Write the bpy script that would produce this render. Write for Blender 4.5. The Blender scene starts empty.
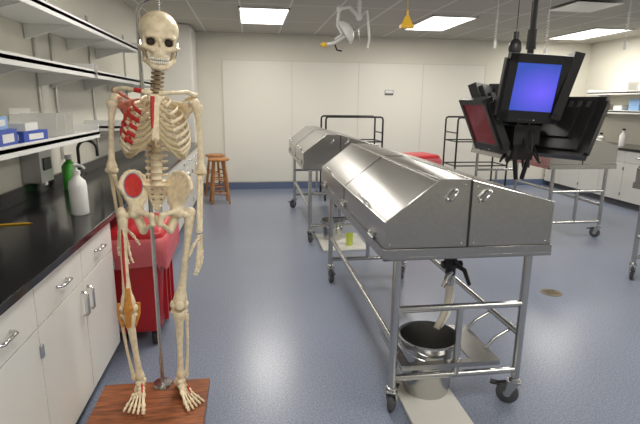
import bpy, math, random
import numpy as np
from mathutils import Vector, Matrix
random.seed(4)
V=Vector
# ------------------------------------------------------------------ materials
MATS={}
def mat(name,col,rough=.5,metal=0.,var=0.,scale=20.,bump=0.,emis=None,es=0.,coat=0.,alpha=1.,trans=0.,stretch=None):
    if name in MATS: return MATS[name]
    m=bpy.data.materials.new(name); m.use_nodes=True
    nt=m.node_tree; b=nt.nodes['Principled BSDF']
    b.inputs['Base Color'].default_value=(*col,1)
    b.inputs['Roughness'].default_value=rough
    b.inputs['Metallic'].default_value=metal
    b.inputs['Coat Weight'].default_value=coat
    b.inputs['Transmission Weight'].default_value=trans
    b.inputs['Alpha'].default_value=alpha
    if emis:
        b.inputs['Emission Color'].default_value=(*emis,1); b.inputs['Emission Strength'].default_value=es
    if var>0 or bump>0:
        g=nt.nodes.new('ShaderNodeNewGeometry')
        n=nt.nodes.new('ShaderNodeTexNoise'); n.inputs['Scale'].default_value=scale; n.inputs['Detail'].default_value=4
        src=g.outputs['Position']
        if stretch:
            mp=nt.nodes.new('ShaderNodeMapping'); mp.inputs['Scale'].default_value=stretch
            nt.links.new(src,mp.inputs['Vector']); src=mp.outputs['Vector']
        nt.links.new(src,n.inputs['Vector'])
        if var>0:
            r=nt.nodes.new('ShaderNodeValToRGB')
            r.color_ramp.elements[0].position=.3; r.color_ramp.elements[1].position=.7
            r.color_ramp.elements[0].color=(*[c*(1-var) for c in col],1)
            r.color_ramp.elements[1].color=(*[min(1,c*(1+var)) for c in col],1)
            nt.links.new(n.outputs['Fac'],r.inputs['Fac']); nt.links.new(r.outputs['Color'],b.inputs['Base Color'])
        if bump>0:
            bp=nt.nodes.new('ShaderNodeBump'); bp.inputs['Strength'].default_value=bump; bp.inputs['Distance'].default_value=.01
            nt.links.new(n.outputs['Fac'],bp.inputs['Height']); nt.links.new(bp.outputs['Normal'],b.inputs['Normal'])
    MATS[name]=m
    return m
BONE=mat('bone',(.80,.68,.47),.42,var=.15,scale=45,bump=.15)
BONE_D=mat('bone_dark',(.40,.31,.19),.55,var=.2,scale=60)  # darker bronze-brown bone colour for neck vertebrae and skull suture
TOOTH=mat('tooth',(.88,.83,.70),.3)
CART=mat('cartilage',(.55,.44,.26),.5,var=.1,scale=80)
RED=mat('red_paint',(.52,.025,.02),.5,var=.2,scale=90)
BLUEP=mat('blue_paint',(.05,.12,.45),.5)
ORANGE=mat('orange_ligament',(.58,.24,.04),.5,var=.25,scale=80)
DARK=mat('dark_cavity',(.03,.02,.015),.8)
STEEL=mat('stainless_steel',(.44,.43,.415),.27,1.,var=.05,scale=14,bump=.012,stretch=(5,.5,5))
STEEL_B=mat('polished_steel_tube',(.52,.52,.51),.25,1.)
CHROME=mat('chrome',(.65,.65,.65),.12,1.)
RUB=mat('black_rubber',(.02,.02,.022),.6)
GREYR=mat('grey_wheel',(.07,.07,.075),.5)
WHITE=mat('white_laminate',(.71,.70,.66),.4,var=.02,scale=3)
WHITEM=mat('white_powdercoat',(.72,.72,.70),.35)
EPOXY=mat('black_epoxy',(.010,.010,.012),.14,var=.3,scale=120)
BLK=mat('black_plastic',(.014,.014,.015),.42)
BLKM=mat('black_metal',(.02,.02,.02),.35,.4)
REDB=mat('red_bin_plastic',(.45,.015,.02),.38)
PINK=mat('pink_liner',(.60,.12,.14),.35,bump=.5,scale=30)
WOOD=mat('stool_wood',(.42,.18,.055),.45,var=.25,scale=15)
BASEW=mat('base_wood',(.24,.075,.026),.42,var=.5,scale=9,bump=.1,stretch=(1,7,7))
BLUEG=mat('blue_box',(.04,.08,.38),.5)
LBLUE=mat('light_blue_box',(.25,.42,.68),.5)
GREEN=mat('green_soap',(.07,.38,.05),.3)
YEL=mat('yellow_plastic',(.75,.45,.03),.4)
LIME=mat('lime_plastic',(.5,.6,.08),.4)
CLEAR=mat('clear_plastic',(.8,.8,.76),.15,alpha=.45)
GLASSW=mat('white_translucent',(.80,.80,.78),.35)
TUBE=mat('clear_tube',(.72,.66,.52),.2,alpha=.6)
CARD=mat('cardboard',(.5,.38,.24),.7)
TRIMB=mat('blue_grey_vinyl_base',(.11,.15,.25),.45)
# ------------------------------------------------------------------ mesh builder
class MB:
    def __init__(s): s.v=[];s.f=[];s.mi=[];s.ms=[];s.sm=[]
    def m(s,mt):
        if mt not in s.ms: s.ms.append(mt)
        return s.ms.index(mt)
    def add(s,vs,fs,mt,smooth=True,M=None):
        o=len(s.v); k=s.m(mt)
        for p in vs: s.v.append(tuple(M@V(p)) if M is not None else tuple(p))
        for f in fs: s.f.append(tuple(i+o for i in f)); s.mi.append(k); s.sm.append(smooth)
    def box(s,c,d,mt,M=None):
        x,y,z=[q/2 for q in d]; cx,cy,cz=c
        vs=[(cx+a*x,cy+b*y,cz+e*z) for a in(-1,1) for b in(-1,1) for e in(-1,1)]
        s.add(vs,[(0,1,3,2),(4,6,7,5),(0,4,5,1),(2,3,7,6),(0,2,6,4),(1,5,7,3)],mt,False,M)
    def bx(s,x0,x1,y0,y1,z0,z1,mt,M=None): s.box(((x0+x1)/2,(y0+y1)/2,(z0+z1)/2),(x1-x0,y1-y0,z1-z0),mt,M)
    def tube(s,pts,r,mt,n=10,ref=None,flat=1.,M=None,caps=True,closed=False):
        pts=[V(p) for p in pts]; N=len(pts)
        if not hasattr(r,'__len__'): r=[r]*N
        vs=[];fs=[]; prev=None
        for i,p in enumerate(pts):
            if closed: t=(pts[(i+1)%N]-pts[i-1])
            else: t=(pts[min(i+1,N-1)]-pts[max(i-1,0)])
            t=t.normalized() if t.length>1e-9 else V((0,0,1))
            if ref is not None: a=V(ref)
            elif prev is None: a=V((0,0,1)) if abs(t.z)<.9 else V((1,0,0))
            else: a=prev
            a=a-t*a.dot(t)
            if a.length<1e-5: a=t.orthogonal()
            a.normalize(); prev=a; b=t.cross(a)
            for k in range(n):
                q=2*math.pi*k/n
                vs.append(p+a*(math.cos(q)*r[i])+b*(math.sin(q)*r[i]*flat))
        R=N if closed else N-1
        for i in range(R):
            j=(i+1)%N
            for k in range(n):
                l=(k+1)%n; fs.append((i*n+k,i*n+l,j*n+l,j*n+k))
        if caps and not closed:
            fs.append(tuple(range(n-1,-1,-1))); fs.append(tuple((N-1)*n+k for k in range(n)))
        s.add(vs,fs,mt,True,M)
    def lathe(s,prof,c,mt,n=28,M=None,axis='z'):
        vs=[];fs=[]
        for (r,z) in prof:
            for k in range(n):
                q=2*math.pi*k/n
                if axis=='z': vs.append((c[0]+r*math.cos(q),c[1]+r*math.sin(q),c[2]+z))
                elif axis=='x': vs.append((c[0]+z,c[1]+r*math.cos(q),c[2]+r*math.sin(q)))
                else: vs.append((c[0]+r*math.sin(q),c[1]+z,c[2]+r*math.cos(q)))
        for i in range(len(prof)-1):
            for k in range(n):
                l=(k+1)%n; fs.append((i*n+k,i*n+l,(i+1)*n+l,(i+1)*n+k))
        s.add(vs,fs,mt,True,M)
    def ball(s,c,r,mt,M=None,n=14):
        if not hasattr(r,'__len__'): r=(r,r,r)
        vs=[];fs=[]
        h=n//2
        for i in range(h+1):
            a=math.pi*i/h
            for k in range(n):
                q=2*math.pi*k/n
                vs.append((c[0]+r[0]*math.sin(a)*math.cos(q),c[1]+r[1]*math.sin(a)*math.sin(q),c[2]+r[2]*math.cos(a)))
        for i in range(h):
            for k in range(n):
                l=(k+1)%n; fs.append((i*n+k,(i+1)*n+k,(i+1)*n+l,i*n+l))
        s.add(vs,fs,mt,True,M)
    def prism(s,poly,y0,y1,mt,M=None):
        n=len(poly)
        vs=[(x,y0,z) for x,z in poly]+[(x,y1,z) for x,z in poly]
        fs=[tuple(range(n)),tuple(range(2*n-1,n-1,-1))]+[(i,n+i,n+(i+1)%n,(i+1)%n) for i in range(n)]
        s.add(vs,fs,mt,False,M)
    def obj(s,name,bevel=0.,M=None):
        me=bpy.data.meshes.new(name)
        me.from_pydata(s.v,[],s.f)
        for m in s.ms: me.materials.append(m)
        me.polygons.foreach_set('material_index',s.mi)
        me.polygons.foreach_set('use_smooth',s.sm)
        me.update()
        import bmesh
        bm=bmesh.new(); bm.from_mesh(me)
        bmesh.ops.remove_doubles(bm,verts=bm.verts,dist=1e-6)
        bmesh.ops.recalc_face_normals(bm,faces=bm.faces); bm.to_mesh(me); bm.free()
        try: me.set_sharp_from_angle(angle=math.radians(45))
        except Exception: pass
        o=bpy.data.objects.new(name,me); bpy.context.scene.collection.objects.link(o)
        if M is not None: o.matrix_world=M
        if bevel>0:
            b=o.modifiers.new('bevel','BEVEL'); b.width=bevel; b.segments=2; b.limit_method='ANGLE'; b.angle_limit=math.radians(50)
        return o
# ------------------------------------------------------------------ surface nets
def surfnet(fn,lo,hi,h):
    ax=[np.arange(lo[i],hi[i]+h,h) for i in range(3)]
    X,Y,Z=np.meshgrid(*ax,indexing='ij'); F=fn(X,Y,Z)
    n=F.shape; c=tuple(k-1 for k in n)
    S=np.zeros(c+(3,)); C=np.zeros(c)
    def cn(o): return F[o[0]:c[0]+o[0],o[1]:c[1]+o[1],o[2]:c[2]+o[2]]
    cor=[(i,j,k) for i in(0,1) for j in(0,1) for k in(0,1)]
    for a in cor:
        for d in range(3):
            if a[d]==0:
                b=list(a); b[d]=1
                v0=cn(a); v1=cn(b); m=(v0<0)!=(v1<0)
                den=np.where(m,v0-v1,1.); t=np.where(m,v0/den,0)
                for e in range(3):
                    S[...,e]+=np.where(m,a[e]+(t if e==d else 0),0)
                C+=m
    act=C>0; idx=-np.ones(c,int); idx[act]=np.arange(act.sum())
    I=np.argwhere(act); P=(S[act]/C[act][:,None]+I)*h+np.array(lo)
    faces=[]
    ins=F<0
    for d in range(3):
        e,g=[(1,2),(2,0),(0,1)][d]
        sl0=[slice(None)]*3; sl1=[slice(None)]*3
        sl0[d]=slice(0,n[d]-1); sl1[d]=slice(1,n[d])
        ch=ins[tuple(sl0)]!=ins[tuple(sl1)]
        for p in np.argwhere(ch):
            if p[e]<1 or p[g]<1 or p[e]>=n[e]-1 or p[g]>=n[g]-1: continue
            q=[]
            for (u,w) in((-1,-1),(0,-1),(0,0),(-1,0)):
                r=p.copy(); r[e]+=u; r[g]+=w; q.append(int(idx[tuple(r)]))
            if min(q)<0: continue
            faces.append(tuple(q) if ins[tuple(p)] else tuple(q[::-1]))
    return [tuple(p) for p in P],faces
def smin(a,b,k):
    h=np.clip(.5+.5*(b-a)/k,0,1); return b*(1-h)+a*h-k*h*(1-h)
def smax(a,b,k): return -smin(-a,-b,k)
def cone(X,Y,Z,a,b,r1,r2):
    a=np.array(a,float); b=np.array(b,float); d=b-a; L=max(d@d,1e-9)
    h=np.clip(((X-a[0])*d[0]+(Y-a[1])*d[1]+(Z-a[2])*d[2])/L,0,1)
    return np.sqrt((X-a[0]-h*d[0])**2+(Y-a[1]-h*d[1])**2+(Z-a[2]-h*d[2])**2)-(r1+(r2-r1)*h)
def ell(X,Y,Z,c,r):
    k=np.sqrt(((X-c[0])/r[0])**2+((Y-c[1])/r[1])**2+((Z-c[2])/r[2])**2)
    return (k-1)*min(r)
# ------------------------------------------------------------------ room
XL,XR,YB,YF,ZC=-1.46,6.45,8.75,-2.5,2.70
WALLM=mat('painted_wall',(.70,.68,.60),.6,var=.02,scale=2)
def room():
    fm=bpy.data.materials.new('speckled_vinyl'); fm.use_nodes=True; nt=fm.node_tree; b=nt.nodes['Principled BSDF']
    g=nt.nodes.new('ShaderNodeNewGeometry')
    n1=nt.nodes.new('ShaderNodeTexNoise'); n1.inputs['Scale'].default_value=110; n1.inputs['Detail'].default_value=3
    r1=nt.nodes.new('ShaderNodeValToRGB'); e=r1.color_ramp.elements
    e[0].position=.36; e[0].color=(.155,.185,.265,1); e[1].position=.64; e[1].color=(.31,.345,.435,1)
    n2=nt.nodes.new('ShaderNodeTexNoise'); n2.inputs['Scale'].default_value=.9
    mx=nt.nodes.new('ShaderNodeMixRGB'); mx.blend_type='MULTIPLY'; mx.inputs[0].default_value=.2
    nt.links.new(g.outputs['Position'],n1.inputs['Vector']); nt.links.new(g.outputs['Position'],n2.inputs['Vector'])
    nt.links.new(n1.outputs['Fac'],r1.inputs['Fac']); nt.links.new(r1.outputs['Color'],mx.inputs[1]); nt.links.new(n2.outputs['Fac'],mx.inputs[2])
    nt.links.new(mx.outputs['Color'],b.inputs['Base Color']); b.inputs['Roughness'].default_value=.28
    m=MB(); m.bx(XL-.1,XR+.1,YF-.1,YB+.1,-.1,0,fm); m.obj('floor')
    cm=bpy.data.materials.new('acoustic_tile'); cm.use_nodes=True; nt=cm.node_tree; b=nt.nodes['Principled BSDF']
    g=nt.nodes.new('ShaderNodeNewGeometry'); br=nt.nodes.new('ShaderNodeTexBrick')
    br.offset=0; br.inputs['Scale'].default_value=1; br.inputs['Brick Width'].default_value=.61; br.inputs['Row Height'].default_value=1.22
    br.inputs['Mortar Size'].default_value=.012; br.inputs['Color1'].default_value=(.46,.44,.39,1); br.inputs['Color2'].default_value=(.49,.47,.42,1); br.inputs['Mortar'].default_value=(.70,.69,.65,1)
    mp=nt.nodes.new('ShaderNodeMapping'); mp.inputs['Location'].default_value=(.09,-.1,0)
    nt.links.new(g.outputs['Position'],mp.inputs['Vector']); nt.links.new(mp.outputs['Vector'],br.inputs['Vector']); nt.links.new(br.outputs['Color'],b.inputs['Base Color'])
    b.inputs['Roughness'].default_value=.9
    m=MB(); m.bx(XL-.1,XR+.1,YF-.1,YB+.1,ZC,ZC+.1,cm); m.obj('ceiling')
    for nm,q in (('wall_left',(XL-.1,XL,YF,YB)),('wall_right',(XR,XR+.1,YF,YB)),('wall_back',(XL-.1,XR+.1,YB,YB+.1)),('wall_front',(XL-.1,XR+.1,YF-.1,YF))):
        m=MB(); m.bx(*q,0,ZC,WALLM); m.obj(nm)
    m=MB(); m.bx(-.85,XR,YB-.012,YB,0,.12,TRIMB); m.obj('baseboard_back')
    m=MB()
    PAN=mat('white_wall_panel',(.75,.735,.67),.35); SE=mat('panel_seam',(.60,.59,.54),.5)
    x=-.45
    for i in range(4):
        m.bx(x+.004,x+1.196,YB-.014,YB-.001,.14,2.25,PAN); m.bx(x-.005,x+.005,YB-.018,YB-.001,.14,2.25,SE); x+=1.2
    m.bx(x-.005,x+.005,YB-.018,YB-.001,.14,2.25,SE); m.bx(-.45,x,YB-.018,YB-.001,2.25,2.26,SE)
    m.obj('whiteboard_panel')
    m=MB(); m.bx(2.44,2.60,YB-.024,YB-.0145,1.70,1.79,mat('sign_plate',(.12,.12,.13),.4)); m.bx(2.45,2.59,YB-.026,YB-.024,1.735,1.785,WHITEM); m.obj('wall_sign')
room()
# lights
LE=mat('troffer_diffuser',(1,1,1),.5,emis=(1.,.97,.90),es=5.)
POW=31
def troffer(x,y):
    m=MB(); m.bx(x-.30,x+.30,y-.6,y+.6,ZC-.012,ZC-.004,LE)
    for a,b,c,d in((x-.32,x-.30,y-.62,y+.62),(x+.30,x+.32,y-.62,y+.62),(x-.32,x+.32,y-.62,y-.6),(x-.32,x+.32,y+.6,y+.62)): m.bx(a,b,c,d,ZC-.02,ZC-.001,WHITEM)
    m.obj('ceiling_light_panel')
    l=bpy.data.lights.new('troffer_lamp','AREA'); l.shape='RECTANGLE'; l.size=.56; l.size_y=1.16; l.energy=POW; l.color=(1,.95,.87)
    o=bpy.data.objects.new('troffer_lamp',l); o.location=(x,y,ZC-.025); bpy.context.scene.collection.objects.link(o)
for x in (.21,2.74,5.5):
    for y in (7.0,3.4,.3): 
        troffer(x,y+(0.1 if x>2 and y>5 else 0)+(.5 if x>5 and y>5 else 0))
m=MB(); 
for k in range(5): 
    q=.28-.05*k; m.bx(3.9-q,3.9+q,5.5-q,5.5+q,ZC-.03+.004*k,ZC-.027+.004*k,WHITEM if k%2==0 else mat('diffuser_gap',(.25,.24,.22),.7))
m.obj('air_diffuser')
# ------------------------------------------------------------------ cabinets
def handle_bar(m,p0,p1,off,mt=CHROME,r=.006):
    p0=V(p0);p1=V(p1);off=V(off); d=(p1-p0)
    m.tube([p0,p0+off*.75+d*.04,p0+off+d*.12,p0+off+d*.5,p1+off-d*.12,p1+off*.75-d*.04,p1],r,mt,8)
def cab_run(name,ys,xf,xb,sgn):
    m=MB(); s=sgn
    y0,y1=ys[0],ys[-1]
    m.bx(min(xf-s*.02,xb),max(xf-s*.02,xb),y0,y1,.10,.879,WHITE)
    m.bx(min(xf-s*.021,xf-s*.0195),max(xf-s*.021,xf-s*.0195),y0+.002,y1-.002,.10,.879,mat('cabinet_gap',(.12,.115,.11),.7))
    m.bx(min(xf-s*.08,xb),max(xf-s*.08,xb),y0+.01,y1-.01,0,.10,mat('toe_kick',(.10,.10,.11),.6))
    for a,b in zip(ys[:-1],ys[1:]):
        x0,x1=sorted((xf-s*.019,xf))
        mid=(a+b)/2
        for c,d in((a,mid),(mid,b)):
            m.bx(x0,x1,c+.003,d-.003,.70,.872,WHITE)
            handle_bar(m,(xf,(c+d)/2-.055,.785),(xf,(c+d)/2+.055,.785),(s*.028,0,0),CHROME,.007)
            m.bx(x0,x1,c+.003,d-.003,.104,.694,WHITE)
        for yy in(mid-.04,mid+.04): handle_bar(m,(xf,yy,.53),(xf,yy,.65),(s*.028,0,0),CHROME,.007)
        for yy in(a+.006,b-.006):
            for z in(.2,.6): m.tube([(xf+s*.004,yy,z-.025),(xf+s*.004,yy,z+.025)],.007,STEEL_B,8)
    m.obj(name,.002)
cab_run('base_cabinet',[-.25,.80,1.83,2.86],-.82,-1.45,1)
cab_run('base_cabinet',[3.75,4.8,5.85,6.9,7.9],-.82,-1.45,1)
m=MB(); m.bx(-1.455,-.795,-.25,7.9,.88,.916,EPOXY); m.bx(-1.458,-1.435,-.25,7.9,.916,1.01,EPOXY); m.obj('countertop',.003)
m=MB(); m.bx(-1.455,-.88,7.92,8.74,0,2.69,WHITE); m.bx(-.88,-.865,7.93,8.73,.1,1.6,WHITE); m.bx(-.88,-.865,7.93,8.73,1.61,2.68,WHITE)
handle_bar(m,(-.865,8.0,1.2),(-.865,8.0,1.34),(.03,0,0)); m.obj('tall_cabinet',.003)
cab_run('base_cabinet',[3.4,4.5,5.6,6.7,7.7,8.7],5.75,6.44,-1)
m=MB(); m.bx(5.72,6.445,3.38,8.73,.88,.916,EPOXY); m.obj('countertop',.003)
def shelf(name,x0,x1,y0,y1,z,inner):
    m=MB(); m.bx(x0,x1,y0,y1,z-.022,z,WHITEM)
    xf=x1 if inner>0 else x0
    m.bx(min(xf,xf-inner*.012),max(xf,xf-inner*.012),y0,y1,z-.045,z+.012,WHITEM)
    for yy in (y0+.006,y1-.006): m.bx(x0,x1,yy-.006,yy+.006,z-.045,z+.05,WHITEM)
    n=max(2,int((y1-y0)/.8)+1)
    for k in range(n):
        yy=y0+.08+(y1-y0-.16)*k/(n-1); xb=x0 if inner>0 else x1
        L=(x1-x0)*.9*inner
        m.add([(xb,yy-.008,z-.018),(xb+L,yy-.008,z-.018),(xb,yy-.008,z-.12),(xb,yy+.008,z-.018),(xb+L,yy+.008,z-.018),(xb,yy+.008,z-.12)],[(0,1,2),(3,5,4),(0,3,4,1),(1,4,5,2),(0,2,5,3)],WHITEM,False)
    m.obj(name,.001)
for z in(1.33,1.755): shelf('wall_shelf',-1.455,-1.10,1.2,3.78,z,1)
shelf('wall_shelf',-1.455,-1.08,1.2,5.2,2.06,1)
shelf('wall_shelf',-1.455,-1.10,3.86,6.3,1.755,1)
shelf('wall_shelf',-1.455,-1.10,4.6,7.5,1.33,1)
for z in(1.47,1.78): shelf('wall_shelf',6.08,6.445,4.2,8.2,z,-1)
m=MB()
for y in(1.3,2.1,2.9,3.7,4.0,4.9,6.2): m.bx(-1.459,-1.445,y-.015,y+.015,1.1,2.3,STEEL_B)
m.obj('shelf_standard_rail')
# ------------------------------------------------------------------ dissecting tables
def caster(m,x,y,ang=0.,mt=GREYR):
    M=Matrix.Translation((x,y,0))@Matrix.Rotation(ang,4,'Z')
    m.lathe([(0,-.016),(.050,-.016),(.058,-.010),(.058,.010),(.050,.016),(0,.016)],(0,.03,.058),mt,24,M,'x')
    m.lathe([(0,-.019),(.02,-.019),(.02,.019),(0,.019)],(0,.03,.058),CHROME,12,M,'x')
    for sx in(-1,1):
        m.add([(sx*.022,-.028,.135),(sx*.022,.03,.135),(sx*.022,.045,.05),(sx*.022,.018,.05),(sx*.026,-.028,.135),(sx*.026,.03,.135),(sx*.026,.045,.05),(sx*.026,.018,.05)],[(0,1,2,3),(4,7,6,5),(0,4,5,1),(1,5,6,2),(2,6,7,3),(3,7,4,0)],STEEL_B,False,M)
    m.bx(-.03,.03,-.032,.035,.128,.137,STEEL_B,M)
    m.lathe([(0,.137),(.028,.137),(.028,.15),(.02,.155),(0,.155)],(0,0,0),STEEL_B,16,M)
    m.box((0,.095,.10),(.04,.05,.008),RUB,M)
    m.tube([(0,.04,.12),(0,.09,.102)],.008,RUB,6,M=M)
def table(name,x0,y0,L=2.0,lid=True,angs=None,extra=False):
    m=MB(); W=.84
    lx=(.085,.755); ly=(.05,L-.05)
    m.bx(0,W,0,L,.838,.855,STEEL)
    m.bx(0,W,0,.03,.838,.892,STEEL); m.bx(0,W,L-.03,L,.838,.892,STEEL); m.bx(0,.03,.03,L-.03,.838,.892,STEEL); m.bx(W-.03,W,.03,L-.03,.838,.892,STEEL)
    i=0
    for x in lx:
        for y in ly:
            m.tube([(x,y,.15),(x,y,.838)],.021,STEEL_B,14)
            caster(m,x,y,angs[i] if angs else (random.uniform(-.9,.9) if y<1 else random.uniform(2,4))); i+=1
        m.tube([(x,ly[0],.40),(x,ly[1],.40)],.0175,STEEL_B,12)
    for y in ly:
        for z in(.57,.20): m.tube([(lx[0],y,z),(lx[1],y,z)],.0175,STEEL_B,12)
        m.tube([((lx[0]+lx[1])/2,y,.57),((lx[0]+lx[1])/2,y,.20)],.0175,STEEL_B,12)
    if lid:
        a=.006
        P=[(a,.893),(a,1.02),(.255,1.215),(.408,1.215),(.408,.893)]
        m.prism(P,.012,L-.012,STEEL)
        Q=[(.414,.893),(.414,1.208),(.834,1.10),(.834,.893)]
        m.prism(Q,.012,L-.012,STEEL)
        hem=mat('steel_edge',(.75,.75,.74),.2,1.)
        sd=mat('seam_dark',(.06,.06,.06),.4,.8)
        m.tube([(.255,.012,1.216),(.255,L-.012,1.216)],.004,hem,6); m.tube([(.408,.012,1.216),(.408,L-.012,1.216)],.004,hem,6)
        m.tube([(a,.012,1.02),(a,L-.012,1.02)],.003,hem,6)
        m.tube([(a,.011,1.02),(.255,.011,1.215),(.408,.011,1.215)],.0035,hem,6)
        m.tube([(.414,.011,1.208),(.834,.011,1.10),(.834,.011,.9)],.0035,hem,6)
        m.bx(.407,.415,.006,.02,.893,1.21,sd)
        m.bx(.002,.838,.008,L-.008,.8885,.8945,sd)
        # cross seam at mid length and hinge bands along the long sides
        m.tube([(a-.001,L*.5,.90),(a-.001,L*.5,1.02),(.255,L*.5,1.217),(.408,L*.5,1.217)],.0018,sd,6)
        for f in(.12,.5,.88): 
            m.bx(-.003,a,L*f-.05,L*f+.05,.875,.925,STEEL_B); m.tube([(-.004,L*f-.05,.896),(-.004,L*f+.05,.896)],.006,STEEL_B,8)
            for g in(-.03,.03): m.ball((-.003,L*f+g,.912),.004,CHROME,n=8)
        for (p,q) in (((.30,.012,1.12),(.335,.012,1.165)),((.46,.012,1.115),(.50,.012,1.16))):
            handle_bar(m,p,q,(0,-.03,0),CHROME)
            for pp in(p,q): m.ball(pp,.012,CHROME)
        for xx,zz in((.03,.91),(.38,.91),(.38,1.19),(.44,.91),(.44,1.18),(.81,.91),(.81,1.085)): m.ball((xx,.012,zz),.0045,CHROME,n=8)
        for yy in(.4,L-.4): handle_bar(m,(.02,yy,1.035),(.02,yy+.12,1.035),(-.03,0,.025),CHROME)
    if extra:
        def T(x,y,z): return (x-x0,y-y0,z)
        def bxx(a,b,c,d,e,f,mt): m.bx(a-x0,b-x0,c-y0,d-y0,e,f,mt)
        # bucket shelf made of two side strips + front/back so the pail drops through it
        bxx(.72,.768,2.07,2.48,.270,.278,STEEL); bxx(1.092,1.24,2.07,2.48,.270,.278,STEEL)
        bxx(.768,1.092,2.07,2.108,.270,.278,STEEL); bxx(.768,1.092,2.432,2.48,.270,.278,STEEL)
        bxx(.72,1.24,2.07,2.08,.252,.270,STEEL); bxx(.72,.73,2.08,2.48,.252,.27,STEEL)
        for yy in(2.2,2.42):
            m.tube([T(.675,yy,.383),T(.70,yy,.33),T(.735,yy,.276)],.008,STEEL_B,8); m.tube([T(1.36,yy,.383),T(1.27,yy,.33),T(1.225,yy,.276)],.008,STEEL_B,8)
        m.tube([T(1.05,2.32,.838),T(1.05,2.32,.78)],.035,STEEL_B,16); m.tube([T(1.05,2.32,.79),T(1.05,2.32,.66)],.028,BLK,14); m.ball(T(1.05,2.32,.72),(.042,.04,.04),BLK)
        m.tube([T(1.05,2.28,.73),T(1.10,2.26,.70),T(1.13,2.25,.62)],[.014,.013,.010],BLK,8); m.tube([T(1.00,2.32,.715),T(1.11,2.32,.715)],.02,BLK,10)
        m.tube([T(1.05,2.30,.68),T(1.02,2.29,.66),T(1.00,2.29,.60)],.012,CHROME,8)
        m.tube([T(1.05,2.32,.68),T(1.05,2.32,.60)],.022,STEEL_B,12)
        m.tube([T(1.05,2.32,.62),T(1.05,2.32,.55),T(1.045,2.32,.48),T(1.02,2.32,.40),T(.99,2.31,.35)],.018,TUBE,12)
        m.tube([T(1.07,2.33,.68),T(1.08,2.33,.53),T(1.06,2.33,.42),T(1.02,2.33,.35)],.011,GLASSW,10)
    return m.obj(name,.003,Matrix.Translation((x0,y0,0)))
table('dissection_table',.597,2.05,angs=[-.5,3.2,1.0,2.6],extra=True)
table('dissection_table',.56,5.15)
table('dissection_table',3.36,5.0)
table('dissection_table',3.38,1.80)
def bucket(name,x,y,z,r,h,mt=STEEL_B):
    m=MB()
    m.lathe([(0,.0),(r*.78,.0),(r*.80,.01),(r*.98,h),(r*1.07,h+.004),(r*1.07,h-.006),(r*1.0,h-.01)],(x,y,z),mt,40)
    m.lathe([(r*.96,h-.002),(r*.77,.012),(0,.012)],(x,y,z),mt,40)
    m.tube([(x-r*1.02,y,z+h*.93)]+[(x-r*1.08*math.cos(t),y-r*1.0*math.sin(t)-.01,z+h*.93-.05*math.sin(t)) for t in np.linspace(.05,math.pi-.05,16)]+[(x+r*1.02,y,z+h*.93)],.004,CHROME,8)
    for s in(-1,1): m.ball((x+s*r*1.02,y,z+h*.93),.014,mt)
    return m.obj(name)
bucket('steel_bucket',.93,2.27,.021,.155,.315)
m=MB(); m.bx(.76,1.06,1.6,2.36,0.002,.02,mat('white_board',(.66,.65,.60),.5)); m.obj('floor_board',.003)
m=MB(); m.bx(.75,1.25,4.85,5.5,.002,.02,MATS['white_board']); m.obj('floor_board',.003)
bucket('steel_bucket',.92,5.28,.021,.13,.22)
m=MB(); m.lathe([(0,0),(.035,0),(.042,.13),(.036,.13),(.032,.01),(0,.01)],(1.06,5.0,.021),LIME,20); m.obj('plastic_cup')
m=MB(); m.lathe([(0,0),(.085,0),(.085,.004),(.07,.006),(0,.006)],(2.50,3.50,0.),mat('drain_brass',(.30,.25,.18),.4,.7),28)
for k in range(6): m.bx(2.45,2.55,3.455+.018*k,3.46+.018*k,.0061,.0068,DARK)
m.obj('floor_drain')
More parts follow.
